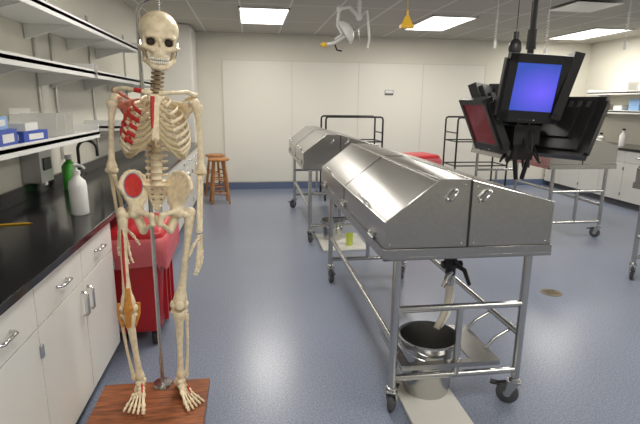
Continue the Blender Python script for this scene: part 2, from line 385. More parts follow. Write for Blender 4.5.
# ------------------------------------------------------------------ biohazard bins
def biobin(name,x,y,h=.84,w=.25,d=.33,ang=0,over=True):
    m=MB(); z0=.10
    def ring(z,sx,sy,rc=.05,n=6):
        out=[]
        for cx,cy,a0 in((sx-rc,sy-rc,0),(-(sx-rc),sy-rc,math.pi/2),(-(sx-rc),-(sy-rc),math.pi),(sx-rc,-(sy-rc),1.5*math.pi)):
            for k in range(n+1):
                a=a0+math.pi/2*k/n; out.append((cx+rc*math.cos(a),cy+rc*math.sin(a),z))
        return out
    def loft(rs,mt,cap0=True,cap1=True):
        n=len(rs[0]); vs=[p for r in rs for p in r]; fs=[]
        for i in range(len(rs)-1):
            for k in range(n): fs.append((i*n+k,i*n+(k+1)%n,(i+1)*n+(k+1)%n,(i+1)*n+k))
        if cap0: fs.append(tuple(range(n-1,-1,-1)))
        if cap1: fs.append(tuple(len(vs)-n+k for k in range(n)))
        m.add(vs,fs,mt,True)
    loft([ring(z0,w*.80,d*.80),ring(z0+.02,w*.83,d*.83),ring(h-.06,w*.97,d*.97),ring(h-.055,w*1.04,d*1.04),ring(h-.01,w*1.05,d*1.05)],REDB)
    if over:
        rs=[]
        for z,s in((h-.17,1.07),(h-.1,1.10),(h-.01,1.09),(h+.015,1.04),(h+.01,.98)):
            r=ring(z,w*s,d*s); rs.append([(p[0]+random.uniform(-.007,.007),p[1]+random.uniform(-.007,.007),p[2]+(random.uniform(-.02,.02) if z<h-.15 else 0)) for p in r])
        loft(rs,PINK,False,True)
    loft([ring(h+.012,w*1.02,d*1.02),ring(h+.04,w*1.0,d*1.0),ring(h+.06,w*.9,d*.9)],REDB)
    for f in(-.45,0,.45): m.bx(w*.86,w*.96,d*f-.012,d*f+.012,z0+.04,h-.2,REDB)
    for sx in(-1,1):
        for sy in(-1,1):
            x1,y1=sx*w*.65,sy*d*.68
            m.lathe([(0,-.015),(.04,-.015),(.045,0),(.04,.015),(0,.015)],(x1,y1,.045),RUB,18,None,'x')
            m.bx(x1-.022,x1+.022,y1-.02,y1+.02,.075,z0+.005,BLKM)
            m.bx(x1-.022,x1-.017,y1-.015,y1+.015,.035,.08,BLKM); m.bx(x1+.017,x1+.022,y1-.015,y1+.015,.035,.08,BLKM)
    m.obj(name,0,Matrix.Translation((x,y,0))@Matrix.Rotation(ang,4,'Z'))
biobin('biohazard_bin',-.80,3.20,.72,.25,.28)
biobin('biohazard_bin',2.42,6.75,.78,.24,.24,.2)
# ------------------------------------------------------------------ stools
def stool(x,y,a,h=.72):
    m=MB()
    m.lathe([(0,h-.035),(.15,h-.035),(.165,h-.025),(.165,h-.008),(.155,h),(0,h-.004)],(0,0,0),WOOD,32)
    L=[]
    for k in range(4):
        q=math.pi/4+k*math.pi/2
        t=V((.105*math.cos(q),.105*math.sin(q),h-.03)); b=V((.19*math.cos(q),.19*math.sin(q),0)); L.append((t,b))
        m.tube([t,t.lerp(b,.5),b],[.017,.021,.015],WOOD,12)
    for k in range(4):
        for f in((.42,.75) if k%2==0 else (.34,.66)):
            m.tube([L[k][0].lerp(L[k][1],f),L[(k+1)%4][0].lerp(L[(k+1)%4][1],f)],.011,WOOD,10)
    m.obj('wooden_stool',0,Matrix.Translation((x,y,0))@Matrix.Rotation(a,4,'Z'))
stool(-.49,7.55,.2,.70)
stool(-.58,8.15,.5,.70)
# ------------------------------------------------------------------ black tube racks
def rack(x,y,w=.92,d=.5,h=1.34):
    m=MB()
    for yy in(0,d):
        m.tube([(0,yy,.12),(0,yy,h-.04),(.012,yy,h-.012),(.04,yy,h),(w-.04,yy,h),(w-.012,yy,h-.012),(w,yy,h-.04),(w,yy,.12)],.015,BLKM,10)
        for z in(.95,.55,.2): m.tube([(0,yy,z),(w,yy,z)],.011,BLKM,8)
    for xx in(0,w):
        for z in(h-.25,.95,.55,.2): m.tube([(xx,0,z),(xx,d,z)],.011,BLKM,8)
        for yy in(0,d):
            m.lathe([(0,-.012),(.05,-.012),(.05,.012),(0,.012)],(xx,yy,.05),RUB,18,None,'x'); m.tube([(xx,yy,.05),(xx,yy,.13)],.02,BLKM,8)
    m.bx(0,w,0,d,.2,.212,STEEL)
    m.obj('instrument_rack',0,Matrix.Translation((x,y,0)))
rack(1.18,7.55); rack(3.36,7.55)
# ------------------------------------------------------------------ counter items
m=MB()
m.lathe([(0,0),(.044,0),(.049,.008),(.049,.16),(.044,.19),(.020,.215),(.017,.23),(0,.23)],(-.97,2.84,.917),GLASSW,28)
m.lathe([(0,.23),(.022,.23),(.022,.25),(.008,.255),(.008,.272),(0,.272)],(-.97,2.84,.917),WHITEM,20)
m.tube([(-.97,2.84,1.190),(-.955,2.83,1.197),(-.925,2.81,1.194),(-.91,2.80,1.182)],[.010,.010,.007,.006],WHITEM,10); m.ball((-.97,2.84,1.197),(.018,.018,.010),WHITEM)
m.obj('pump_bottle')
m=MB(); m.lathe([(0,0),(.045,0),(.05,.01),(.05,.17),(.03,.20),(.02,.205),(.02,.22),(0,.22)],(-1.30,3.68,.917),GREEN,24)
m.lathe([(0,.22),(.024,.22),(.024,.25),(0,.25)],(-1.30,3.68,.917),WHITEM,16); m.obj('green_soap_bottle')
m=MB()
m.tube([(-1.32,3.95,.917),(-1.32,3.95,1.18)]+[(-1.32+.07-.07*math.cos(t),3.95-.0*t,1.18+.07*math.sin(t)) for t in np.linspace(.2,math.pi,9)]+[(-1.18,3.95,1.13)],.012,BLKM,10)
m.lathe([(0,0),(.03,0),(.03,.02),(.015,.03),(0,.03)],(-1.32,3.95,.917),BLKM,16)
for s in(-1,1): m.tube([(-1.32,3.95,.96),(-1.32,3.95+s*.06,.97),(-1.31,3.95+s*.1,.985)],.008,BLKM,8)
m.obj('gooseneck_faucet')
m=MB(); m.bx(-1.458,-1.34,3.30,3.50,1.02,1.26,mat('dispenser_grey',(.5,.5,.5),.3,.6)); m.bx(-1.34,-1.332,3.34,3.46,1.10,1.18,BLK); m.bx(-1.39,-1.35,3.38,3.42,.995,1.02,WHITEM); m.obj('towel_dispenser',.01)
m=MB(); M=Matrix.Translation((-1.22,2.62,.9202))@Matrix.Rotation(.15,4,'Z')
m.tube([(-.08,0,0),(.07,0,0)],.004,YEL,6,M=M); m.tube([(.07,0,0),(.085,0,0)],[.004,.0006],WOOD,6,M=M); m.tube([(-.092,0,0),(-.08,0,0)],.0042,REDB,6,M=M); m.obj('pencil')
def carton(name,c,d,mt,a=0,slot=True):
    m=MB(); M=Matrix.Translation(c)@Matrix.Rotation(a,4,'Z')
    m.box((0,0,d[2]/2),d,mt,M)
    m.box((0,0,d[2]+.0005),(d[0]*.9,.004,.001),WHITEM,M)
    m.box((d[0]/2+.0004,0,d[2]*.5),(.001,d[1]*.6,d[2]*.5),WHITEM,M); m.box((0,-d[1]/2-.0004,d[2]*.5),(d[0]*.6,.001,d[2]*.5),WHITEM,M)
    if slot: m.lathe([(0,0),(.03,0),(.02,.03),(.005,.05)],(0,0,d[2]),GLASSW,12,M)
    m.obj(name,.002)
carton('glove_box',(-1.25,2.20,1.331),(.14,.24,.09),BLUEG)
carton('glove_box',(-1.20,2.48,1.331),(.13,.24,.08),BLUEG,.1)
carton('glove_box',(-1.22,2.48,1.412),(.12,.22,.06),LBLUE,.2,False)
carton('glove_box',(-1.20,2.80,1.331),(.13,.24,.06),BLUEG,-.1,False)
carton('glove_box',(-1.21,2.78,1.392),(.12,.20,.04),WHITEM,.1,False)
m=MB()
for y in(3.1,3.24,3.38): m.bx(-1.40,-1.14,y,y+.006,1.332,1.47,CLEAR)
m.bx(-1.40,-1.14,3.1,3.386,1.332,1.338,CLEAR); m.bx(-1.40,-1.394,3.1,3.386,1.338,1.50,CLEAR); m.obj('acrylic_organizer')
for z in(1.471,1.781):
    y=4.5
    while y<8:
        w=random.uniform(.12,.28); h=random.uniform(.08,.2)
        carton('supply_box',(6.26,y,z),(.2,w,h),random.choice([WHITEM,CARD,LBLUE,WHITEM,GLASSW]),0,False); y+=w+random.uniform(.12,.35)
for y in(4.6,5.5,6.2,6.6,7.1,7.6):
    m=MB(); r=random.uniform(.04,.06); h=random.uniform(.15,.25)
    m.lathe([(0,0),(r,0),(r,h*.7),(r*.4,h*.85),(r*.4,h),(0,h)],(6.0,y,.917),random.choice([GLASSW,WHITEM,WHITEM]),18); m.lathe([(0,h),(r*.5,h),(r*.5,h+.03),(0,h+.03)],(6.0,y,.917),BLK,14); m.obj('reagent_bottle')
carton('supply_box',(6.1,5.0,.917),(.3,.3,.1),WHITEM,0,False); carton('supply_box',(6.15,5.85,.917),(.25,.35,.16),WHITEM,0,False)
# ------------------------------------------------------------------ monitor cluster
SCR=bpy.data.materials.new('blue_screen'); SCR.use_nodes=True; nt=SCR.node_tree; b=nt.nodes['Principled BSDF']
tc=nt.nodes.new('ShaderNodeTexCoord'); mp=nt.nodes.new('ShaderNodeMapping'); mp.inputs['Location'].default_value=(-.22,0,.12); mp.inputs['Scale'].default_value=(4.6,1,6)
gr=nt.nodes.new('ShaderNodeTexGradient'); gr.gradient_type='SPHERICAL'; cr=nt.nodes.new('ShaderNodeValToRGB')
cr.color_ramp.elements[0].color=(.035,.08,.45,1); cr.color_ramp.elements[1].color=(.16,.12,.95,1)
nt.links.new(tc.outputs['Object'],mp.inputs['Vector']); nt.links.new(mp.outputs['Vector'],gr.inputs['Vector']); nt.links.new(gr.outputs['Fac'],cr.inputs['Fac'])
nt.links.new(cr.outputs['Color'],b.inputs['Emission Color']); b.inputs['Emission Strength'].default_value=1.05; b.inputs['Base Color'].default_value=(.01,.01,.04,1); b.inputs['Roughness'].default_value=.2
SCR_REFL=mat('red_reflection_screen',(.04,.01,.01),.15,emis=(.45,.04,.06),es=.16)  # switched-off screen; reflection of the red bag put in as a faint glow
SCRD=mat('dark_screen',(.012,.012,.014),.12)
root=bpy.data.objects.new('ceiling_monitor_cluster',None); bpy.context.scene.collection.objects.link(root)
R=math.radians
def monitor(nm,c,yaw,pitch,roll,scr,w=.42,h=.36,bz=.035):
    m=MB()
    m.bx(-w/2,w/2,-.015,.03,-h/2,h/2,BLK); m.bx(-w*.42,w*.42,.03,.06,-h*.42,h*.42,BLK); m.bx(-w*.25,w*.25,.06,.085,-h*.25,h*.25,BLK)
    m.bx(-w/2+bz,w/2-bz,-.0165,-.0155,-h/2+bz+.02,h/2-bz,scr)
    for a,b2,c2,d in((-w/2,w/2,h/2-bz,h/2),(-w/2,w/2,-h/2,-h/2+bz+.02),(-w/2,-w/2+bz,-h/2,h/2),(w/2-bz,w/2,-h/2,h/2)): m.bx(a,b2,-.026,-.015,c2,d,BLK)
    for k in range(5): m.bx(-.06+k*.022,-.05+k*.022,-.028,-.026,-h/2+.015,-h/2+.021,WHITEM if k==4 else GREYR)
    for k in range(6): m.bx(-w*.36+k*w*.13,-w*.30+k*w*.13,.06,.062,h*.28,h*.38,GREYR)
    m.bx(-w/2-.018,-w/2,-.012,.03,-h/2+.03,h/2-.03,BLK); m.bx(w/2,w/2+.018,-.012,.03,-h/2+.03,h/2-.03,BLK)
    o=m.obj(nm,.006,Matrix.Translation(c)@Matrix.Rotation(yaw,4,'Z')@Matrix.Rotation(pitch,4,'X')@Matrix.Rotation(roll,4,'Y'))
    o.parent=root; return o
monitor('monitor_front',(1.70,2.78,1.645),R(-10),R(10),R(3),SCR,.36,.40,.05)
monitor('monitor_left',(1.555,3.10,1.42),R(-93),R(24),R(0),SCR_REFL,.42,.37)
monitor('monitor_left_rear',(1.68,3.32,1.52),R(-128),R(22),R(0),SCRD,.42,.36)
monitor('monitor_right',(2.03,2.94,1.41),R(116),R(30),R(0),SCRD,.44,.42)
monitor('monitor_right_front',(1.965,2.90,1.66),R(66),R(14),R(0),SCRD,.40,.40)
monitor('monitor_rear',(1.93,3.32,1.52),R(165),R(20),R(0),SCRD,.42,.36)
m=MB()
m.tube([(1.80,3.02,ZC),(1.80,3.02,1.30)],.021,BLKM,14); m.lathe([(0,ZC-.03),(.09,ZC-.03),(.10,ZC),(0,ZC)],(1.8,3.02,0),BLKM,24)
m.tube([(1.80,3.02,2.02),(1.80,3.02,1.90)],.03,BLKM,14)
m.ball((1.80,3.02,1.36),(.05,.05,.06),BLKM)
for p in((1.72,2.87,1.64),(1.62,3.08,1.45),(1.96,2.98,1.45),(1.90,3.24,1.52),(1.90,2.95,1.64),(1.73,3.25,1.53)): m.tube([(1.80,3.02,p[2]-.02),p],.017,BLKM,10); m.tube([(1.80,3.02,p[2]-.05),(1.80,3.02,p[2]+.02)],.032,BLKM,12)
for i in range(9):
    a=random.uniform(0,6.28); r=random.uniform(.05,.15)
    z0=random.uniform(1.36,1.48)
    m.tube([(1.77+r*math.cos(a+t*.9)*math.sin(math.pi*t),2.98+r*math.sin(a+t*.9)*math.sin(math.pi*t),z0-.27*math.sin(math.pi*t)+.1*t) for t in np.linspace(0,1,14)],.006,BLK,6)
for s in(-1,1):
    m.tube([(1.76+s*.02,2.97,1.42),(1.76+s*.06,2.94,1.34),(1.76+s*.05,2.93,1.22),(1.76+s*.02,2.94,1.07)],.015,BLKM,8)
m.bx(1.68,1.86,2.91,3.05,1.30,1.42,BLK); m.bx(1.70,1.83,2.92,3.04,1.20,1.30,BLKM)
o=m.obj('mount_pole'); o.parent=root
# ------------------------------------------------------------------ ceiling hung things
m=MB()
m.lathe([(0,ZC-.04),(.10,ZC-.04),(.12,ZC),(0,ZC)],(1.15,5.2,0),WHITEM,24)
m.tube([(1.15,5.2,ZC),(1.15,5.2,2.42)],.02,WHITEM,12); m.ball((1.15,5.2,2.42),.035,WHITEM)
m.tube([(1.15,5.2,2.42),(1.02,5.1,2.50),(.90,5.0,2.46)],.018,WHITEM,10); m.ball((.90,5.0,2.46),.03,WHITEM)
m.tube([(.90,5.0,2.46),(.88,4.98,2.30),(.93,4.98,2.22)],.014,WHITEM,10)
M=Matrix.Translation((.96,4.98,2.24))@Matrix.Rotation(R(55),4,'Y')@Matrix.Rotation(R(10),4,'X')
m.lathe([(0,.08),(.05,.075),(.10,.04),(.13,0),(.125,-.015),(.0,-.02)],(0,0,0),WHITEM,28,M); m.lathe([(0,-.02),(.10,-.02),(.10,-.026),(0,-.026)],(0,0,0),CLEAR,28,M)
m.tube([(.0,0,-.02),(0,0,-.12)],.012,WHITEM,10,M=M)
m.tube([(1.15,5.2,2.42),(1.22,5.15,2.48),(1.24,5.1,2.2),(1.22,5.08,2.1)],.012,WHITEM,10)
m.tube([(.96,4.98,2.2),(.84,4.95,2.13),(.74,4.93,2.11)],.015,WHITEM,10); m.ball((.74,4.93,2.11),(.035,.025,.025),YEL)
m.tube([(.86,4.98,2.12),(.88,4.98,2.07),(.93,4.98,2.06)],.008,BLKM,8)
m.tube([(1.02,4.98,2.24),(1.09,4.97,2.30),(1.10,4.97,2.15)],.008,CHROME,8)
m.obj('surgical_lamp')
def hang(name,x,y,z,mt,fn,coil=True):
    m=MB()
    L=ZC-z
    m.tube([(x,y,ZC-.0),(x,y,ZC-L*.35)],.004,mt,6)
    if coil: m.tube([(x+.012*math.cos(t),y+.012*math.sin(t),ZC-L*.35-(L*.6)*t/(24*math.pi)) for t in np.linspace(0,24*math.pi,200)],.0035,mt,5)
    else: m.tube([(x,y,ZC-L*.3),(x,y,z)],.004,mt,6)
    m.lathe([(0,ZC-.02),(.03,ZC-.02),(.035,ZC),(0,ZC)],(x,y,0),WHITEM,14)
    fn(m); m.obj(name)
def f1(m):
    m.add([(1.44+a*.05,4.5+b*.03,2.25) for a,b in((-1,-1),(1,-1),(1,1),(-1,1))]+[(1.44+a*.015,4.5+b*.015,2.33) for a,b in((-1,-1),(1,-1),(1,1),(-1,1))],[(0,1,2,3),(4,7,6,5),(0,4,5,1),(1,5,6,2),(2,6,7,3),(3,7,4,0)],YEL,False)
    m.bx(1.38,1.50,4.465,4.535,2.225,2.255,YEL); m.tube([(1.44,4.5,2.32),(1.44,4.5,2.38)],.012,YEL,8)
hang('hanging_power_outlet',1.44,4.5,2.33,YEL,f1,False)
def f2(m):
    m.ball((2.8,5,2.14),(.07,.06,.10),BLK); m.tube([(2.8,5,2.22),(2.8,5,2.30)],.03,BLK,12); m.lathe([(0,0),(.05,0),(.05,.03),(0,.03)],(2.8,5,2.02),BLK,16)
hang('hanging_camera',2.8,5,2.26,BLK,f2,False)
for (x,y,z) in((2.62,5.1,2.2),(3.15,5.0,2.12),(4.0,4.9,2.2)):
    def f3(m,x=x,y=y,z=z): m.tube([(x,y,z+.02),(x,y,z-.06)],.018,WHITEM,10)
    hang('coiled_cord',x,y,z,WHITEM,f3,True)
# ------------------------------------------------------------------ SKELETON
sk=bpy.data.objects.new('human_skeleton_model',None); bpy.context.scene.collection.objects.link(sk)
SM=Matrix.Translation((-.473,2.19,.131))@Matrix.Rotation(R(9),4,'Z')@Matrix.Rotation(R(3.0),4,'Y')
def fin(m,nm):
    o=m.obj(nm); o.matrix_world=Matrix.Identity(4); o.parent=sk; return o
sk.matrix_world=SM
def skullf(X,Y,Z):
    AX=np.abs(X)
    d=ell(X,Y,Z,(0,.022,.034),(.071,.088,.068))
    d=smin(d,ell(X,Y,Z,(0,-.032,.03),(.056,.047,.052)),.02)
    d=smin(d,ell(X,Y,Z,(0,.03,-.02),(.052,.055,.035)),.02)
    d=smin(d,cone(AX,Y,Z,(.008,-.072,.010),(.040,-.064,.010),.009,.009),.012)
    d=smin(d,cone(X,Y,Z,(0,-.045,-.01),(0,-.062,-.052),.026,.023),.012)
    d=smin(d,cone(AX,Y,Z,(.024,-.062,-.034),(.054,-.050,-.026),.012,.009),.010)
    d=smin(d,cone(AX,Y,Z,(.052,-.052,-.024),(.052,-.052,.008),.007,.007),.006)
    d=smax(d,-ell(AX,Y,Z,(.030,-.082,-.008),(.0185,.036,.0165)),.004)
    d=smax(d,-ell(AX,Y,Z,(.078,-.028,-.006),(.018,.024,.030)),.008)
    nz=cone(AX,Y,Z,(.001,-.085,-.022),(.008,-.085,-.038),.004,.007)
    d=smax(d,-nz,.002)
    d=smin(d,cone(AX,Y,Z,(.055,-.050,-.028),(.070,-.012,-.025),.006,.005),.004)
    d=smin(d,cone(AX,Y,Z,(.070,-.012,-.025),(.064,.012,-.022),.005,.007),.004)
    d=smin(d,cone(AX,Y,Z,(.056,.025,-.03),(.052,.02,-.052),.010,.006),.008)
    d=smin(d,cone(X,Y,Z,(0,-.074,.0),(0,-.086,-.016),.006,.004),.004)
    return d
def jawf(X,Y,Z):
    AX=np.abs(X)
    d=cone(AX,Y,Z,(.053,-.002,-.030),(.050,.004,-.070),.007,.009)
    d=smin(d,cone(AX,Y,Z,(.050,-.018,-.030),(.048,-.010,-.072),.005,.009),.012)
    d=smin(d,cone(AX,Y,Z,(.049,-.002,-.073),(.024,-.064,-.091),.009,.010),.008)
    d=smin(d,cone(AX,Y,Z,(.024,-.064,-.091),(.0,-.072,-.096),.010,.011),.008)
    d=smin(d,cone(AX,Y,Z,(.040,-.030,-.074),(.018,-.066,-.084),.006,.007),.006)
    d=smin(d,cone(AX,Y,Z,(.018,-.066,-.084),(.0,-.072,-.085),.007,.007),.006)
    return d
m=MB()
HM=Matrix.Translation((.016,.005,1.674))@Matrix.Rotation(R(3),4,'Z')@Matrix.Rotation(R(6),4,'X')@Matrix.Scale(1.14,4)
vs,fs=surfnet(skullf,(-.09,-.11,-.08),(.09,.12,.115),.0025); m.add(vs,fs,BONE,True,HM)
vs,fs=surfnet(jawf,(-.075,-.095,-.12),(.075,.03,-.015),.0025); m.add(vs,fs,BONE,True,HM)
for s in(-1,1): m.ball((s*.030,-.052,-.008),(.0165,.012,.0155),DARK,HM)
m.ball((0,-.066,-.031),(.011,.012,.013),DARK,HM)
for up,zc in((1,-.0650),(0,-.0770)):
    for i in range(12):
        a=(i-5.5)/5.5*1.15
        px=.033*math.sin(a)*1.02; py=-.048-.036*math.cos(a)
        T=HM@Matrix.Translation((px,py,zc))@Matrix.Rotation(a,4,'Z')
        w=.0035 if abs(i-5.5)<1 else .0033
        m.ball((0,0,0),(w,.0032,.0064),TOOTH,T,8)
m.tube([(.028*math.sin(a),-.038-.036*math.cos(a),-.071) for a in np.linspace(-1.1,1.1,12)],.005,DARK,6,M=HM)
m.tube([(.0295*math.sin(a),-.042-.036*math.cos(a),-.057) for a in np.linspace(-1.3,1.3,12)],.0065,BONE,8,M=HM)
m.tube([(.0725*math.sin(a),.02,.034+.0695*math.cos(a)) for a in np.linspace(-1.35,1.35,30)],.0011,BONE_D,5,M=HM)
for s in(-1,1): m.tube([(s*.066,-.01,-.005),(s*.063,-.02,-.035),(s*.056,-.022,-.06)],.002,CHROME,6,M=HM)
m.tube([(0,.02,.10),(0,.02,.112)],.004,CHROME,8,M=HM)
fin(m,'skull')
def spine_pt(z):
    K=[(.98,.075),(1.03,.055),(1.10,.035),(1.18,.04),(1.30,.075),(1.40,.078),(1.47,.05),(1.54,.03),(1.62,.035)]
    for (a,p),(b,q) in zip(K[:-1],K[1:]):
        if z<=b: 
            t=(z-a)/(b-a); t=t*t*(3-2*t); return V((.016*max(0,(z-1.42)/.2),p+(q-p)*t,z))
    return V((.016,K[-1][1],z))
m=MB(); zs=[]
z=1.045
for i in range(24):
    if i<5: h,r=.030,.027
    elif i<17: h,r=.0222-(i-5)*.0003,.021-(i-5)*.0006
    else: h,r=.0175,.0145
    zc=z+h/2; c=spine_pt(zc); zs.append(c)
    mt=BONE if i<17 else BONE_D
    m.lathe([(0,-h*.42),(r*1.0,-h*.42),(r*.86,-h*.2),(r*.82,0),(r*.86,h*.2),(r,h*.42),(0,h*.42)],c,mt,16)
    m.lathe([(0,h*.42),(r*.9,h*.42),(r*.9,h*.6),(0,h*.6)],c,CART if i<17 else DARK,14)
    m.tube([c+V((0,r*.8,0)),c+V((0,r+.03,-.012 if 5<=i<17 else -.003))],[.008,.005],mt,8,flat=.6)
    tw=.048 if i<5 else (.034 if i<17 else .026)
    for s in(-1,1): m.tube([c+V((s*r*.6,r*.7,0)),c+V((s*tw,r*.9+.006,.003))],[.0085,.0055],mt,8)
    z+=h
m.ball(spine_pt(1.60),(.02,.02,.016),BONE_D)
m.tube([spine_pt(1.58),(.016,.03,1.64)],.012,BONE_D,8)
fin(m,'spine')
m=MB()
W=[.060,.090,.112,.127,.136,.142,.144,.144,.138,.128,.105,.08]
for i in range(12):
    c=zs[16-i]; w=W[i]
    for s in(-1,1):
        drop=.045+.012*min(i,6) if i<10 else .06
        end=[.80,.82,.84,.84,.83,.81,.78,.74,.68,.62,.42,.30][i]
        pts=[]
        yb=c.y+.012; yfr=[-.035,-.055,-.07,-.078,-.083,-.085,-.084,-.080,-.07,-.06,-.03,0][i]
        yc=(yb+.028+yfr)/2; d=(yb+.028-yfr)/2
        for t in np.linspace(.0,end,22):
            a=math.pi*t
            x=.018+(w-.018)*math.sin(min(a,math.pi))**.85 if a<math.pi/2 else w*math.sin(a)**.8
            y=yc+d*math.cos(a) if t>.12 else yb+(.028*(t/.12))-(d*(1-math.cos(math.pi*.12)))*(t/.12)
            zz=c.z+.006-drop*(t/.82)**1.2+ .010*math.sin(a)
            pts.append(V((s*x,y,zz)))
        rr=[.0052]+[.0082]*(len(pts)-2)+[.0086]
        m.tube(pts,rr,BONE,8,ref=(0,0,1),flat=.55)
        e=pts[-1]
        if i<7:
            zt=1.425-i*.026
            st=V((s*.014,yfr-.006,zt)); 
            mid=e.lerp(st,.5)+V((0,-.008,-.012 if i>2 else 0))
            m.tube([e,mid,st],[.0082,.0070,.0064],CART,8,ref=(0,0,1),flat=.6)
        elif i<10:
            tgt=V((s*(.045+.018*(i-7)),-.085+.006*(i-7),1.235-.018*(i-7)))
            m.tube([e,e.lerp(tgt,.55)+V((0,0,-.008)),tgt],[.0078,.0066,.0058],CART,8,ref=(0,0,1),flat=.6)
            if i==7: m.tube([tgt,V((s*.02,-.092,1.268))],.006,CART,8)
            else: m.tube([tgt,V((s*(.045+.018*(i-8)),-.085+.006*(i-8),1.235-.018*(i-8)))],.0055,CART,8)
        if s<0 and 1<=i<=8:
            a0=[0,11,10,10,9,8,8,8,8][i]
            m.tube(pts[a0:a0+7+i%3],.0096,RED,8,ref=(0,0,1),flat=.64)
        if s<0 and i in(1,2,3,4,5): m.tube(pts[18:22],.0096,RED,8,ref=(0,0,1),flat=.64)
def stf(X,Y,Z):
    Yp=Y+.062+ (1.45-Z)*.18
    d=np.maximum(np.abs(X)-(.016+.014*np.clip((Z-1.40)/.03,0,1)),np.abs(Z-1.355)-.095)
    d=smax(d,np.abs(Yp)-.006,.004); return d
vs,fs=surfnet(stf,(-.04,-.13,1.245),(.04,-.03,1.47),.003); m.add(vs,fs,BONE)
m.tube([(0,-.100,1.27),(0,-.100,1.235)],[.006,.003],CART,8)
m.tube([(-.010,-.074,1.44),(-.012,-.077,1.41),(-.012,-.087,1.35),(-.012,-.095,1.31)],[.009,.008,.007,.004],RED,8,ref=(0,1,0))
fin(m,'rib_cage')
SH={-1:V((-.176,.035,1.415)),1:V((.176,.035,1.415))}
m=MB()
for s in(-1,1):
    m.tube([(s*.018,-.062,1.452),(s*.05,-.072,1.458),(s*.09,-.045,1.462),(s*.13,-.005,1.468),(s*.165,.02,1.455)],[.012,.009,.008,.009,.0105],BONE,10)
    if s<0: m.tube([(s*.05,-.074,1.458),(s*.08,-.054,1.462)],.0098,RED,8)
    def scf(X,Y,Z,s=s):
        X=X*s; d=None
        A=(.150,.045,1.405)
        fan=[(.075,.115,1.425),(.068,.12,1.40),(.066,.125,1.37),(.070,.125,1.34),(.078,.12,1.305),(.088,.11,1.28),(.11,.095,1.32),(.13,.075,1.36)]
        for q in fan:
            e=cone(X,Y,Z,A,q,.008,.005); d=e if d is None else smin(d,e,.012)
        d=smin(d,cone(X,Y,Z,(.068,.13,1.395),(.13,.085,1.435),.004,.006),.006)
        d=smin(d,cone(X,Y,Z,(.13,.085,1.435),(.170,.045,1.458),.007,.011),.006)
        d=smin(d,cone(X,Y,Z,(.150,.05,1.43),(.145,.01,1.425),.006,.008),.006)
        d=smin(d,cone(X,Y,Z,(.150,.045,1.42),(.152,.045,1.395),.013,.011),.008)
        return d
    lo=(.05 if s>0 else -.19,-.01,1.26); hi=(.19 if s>0 else -.05,.15,1.48)
    vs,fs=surfnet(scf,lo,hi,.003); m.add(vs,fs,BONE if s>0 else mat('red_tinted_bone',(.62,.22,.15),.5,var=.4,scale=40))
fin(m,'shoulder_blades')
BS=1.0
def lbone(m,a,b,prof,mt=BONE,bow=V((0,0,0)),n=12,N=24):
    a=V(a);b=V(b);pts=[];rs=[]
    for i in range(N+1):
        t=i/N; pts.append(a.lerp(b,t)+bow*math.sin(math.pi*t))
        for (t0,r0),(t1,r1) in zip(prof[:-1],prof[1:]):
            if t<=t1+1e-9:
                u=(t-t0)/(t1-t0); u=u*u*(3-2*u); rs.append((r0+(r1-r0)*u)*BS); break
    m.tube(pts,rs,mt,n); return pts
def chain(m,p,d,lens,r,curl,axis):
    p=V(p); d=V(d).normalized()
    for k,L in enumerate(lens):
        q=p+d*L
        lbone(m,p,q,[(0,r*.9),(.12,r*1.15),(.35,r*.68),(.7,r*.65),(.9,r*1.05),(1,r*.7)],n=8,N=10)
        p=q+d*.0015; d=Matrix.Rotation(curl,3,axis)@d; r*=.88
def hand(m,w,d,nrm,side,spread=1.):
    d=V(d).normalized(); nrm=V(nrm); nrm=(nrm-d*nrm.dot(d)).normalized(); pal=d.cross(nrm)*side
    for r_,k in((.012,4),(.024,4)):
        for j in range(k): m.ball(w+d*r_+nrm*((j-1.5)*.0115),(.0085,.0075,.008),BONE if j%2 else CART,n=8)
    for j in range(4):
        off=(1.5-j)
        b=w+d*.034+nrm*(off*.0125)
        dd=(d+nrm*(off*.10*spread)).normalized()
        L=[.066,.065,.060,.054][j]; q=b+dd*L
        lbone(m,b,q,[(0,.0065),(.15,.006),(.4,.0045),(.8,.0047),(.93,.0068),(1,.005)],n=8,N=12)
        chain(m,q+dd*.002,dd,[[.042,.026,.018],[.046,.030,.019],[.043,.028,.019],[.034,.021,.017]][j],.0066,-.16*side,nrm)
    dd=(d*.75+nrm*.65+pal*.25).normalized(); b=w+d*.02+nrm*.026
    lbone(m,b,b+dd*.042,[(0,.0068),(.2,.006),(.5,.005),(.9,.007),(1,.005)],n=8,N=10)
    chain(m,b+dd*.044,(dd+d*.4),[.030,.022],.0068,0,nrm)
HUM=[(0,.020),(.05,.022),(.12,.015),(.25,.0105),(.6,.0098),(.82,.012),(.93,.021),(1,.015)]
ULN=[(0,.012),(.06,.013),(.15,.0085),(.6,.0062),(.9,.006),(1,.007)]
RAD=[(0,.009),(.04,.010),(.1,.0065),(.5,.0068),(.85,.009),(.96,.013),(1,.010)]
def arm(m,s,sh,el,wr,hd,wid):
    global BS
    sh=V(sh);el=V(el);wr=V(wr)
    m.ball(sh+V((-s*.012,0,.006)),.024,BONE)
    BS=1.15
    lbone(m,sh,el,HUM,bow=V((s*.004,.006,0)))
    for q in(-1,1): m.ball(el+V((q*.016,0,.006)),(.013,.012,.014),BONE,n=10)
    wd=V(wid).normalized()
    lbone(m,el+V((0,.008,.004))-wd*.006,wr-wd*.014,ULN,bow=-wd*.004)
    lbone(m,el+V((0,-.004,-.012))+wd*.012,wr+wd*.010,RAD,bow=wd*.010)
    BS=1.1
    hand(m,wr+V(hd).normalized()*.004,hd,wid,s)
    BS=1.
m=MB(); arm(m,1,SH[1],(.194,.045,1.105),(.190,-.005,.835),(0,-.10,-1),(-.45,-1,0)); fin(m,'left_arm')
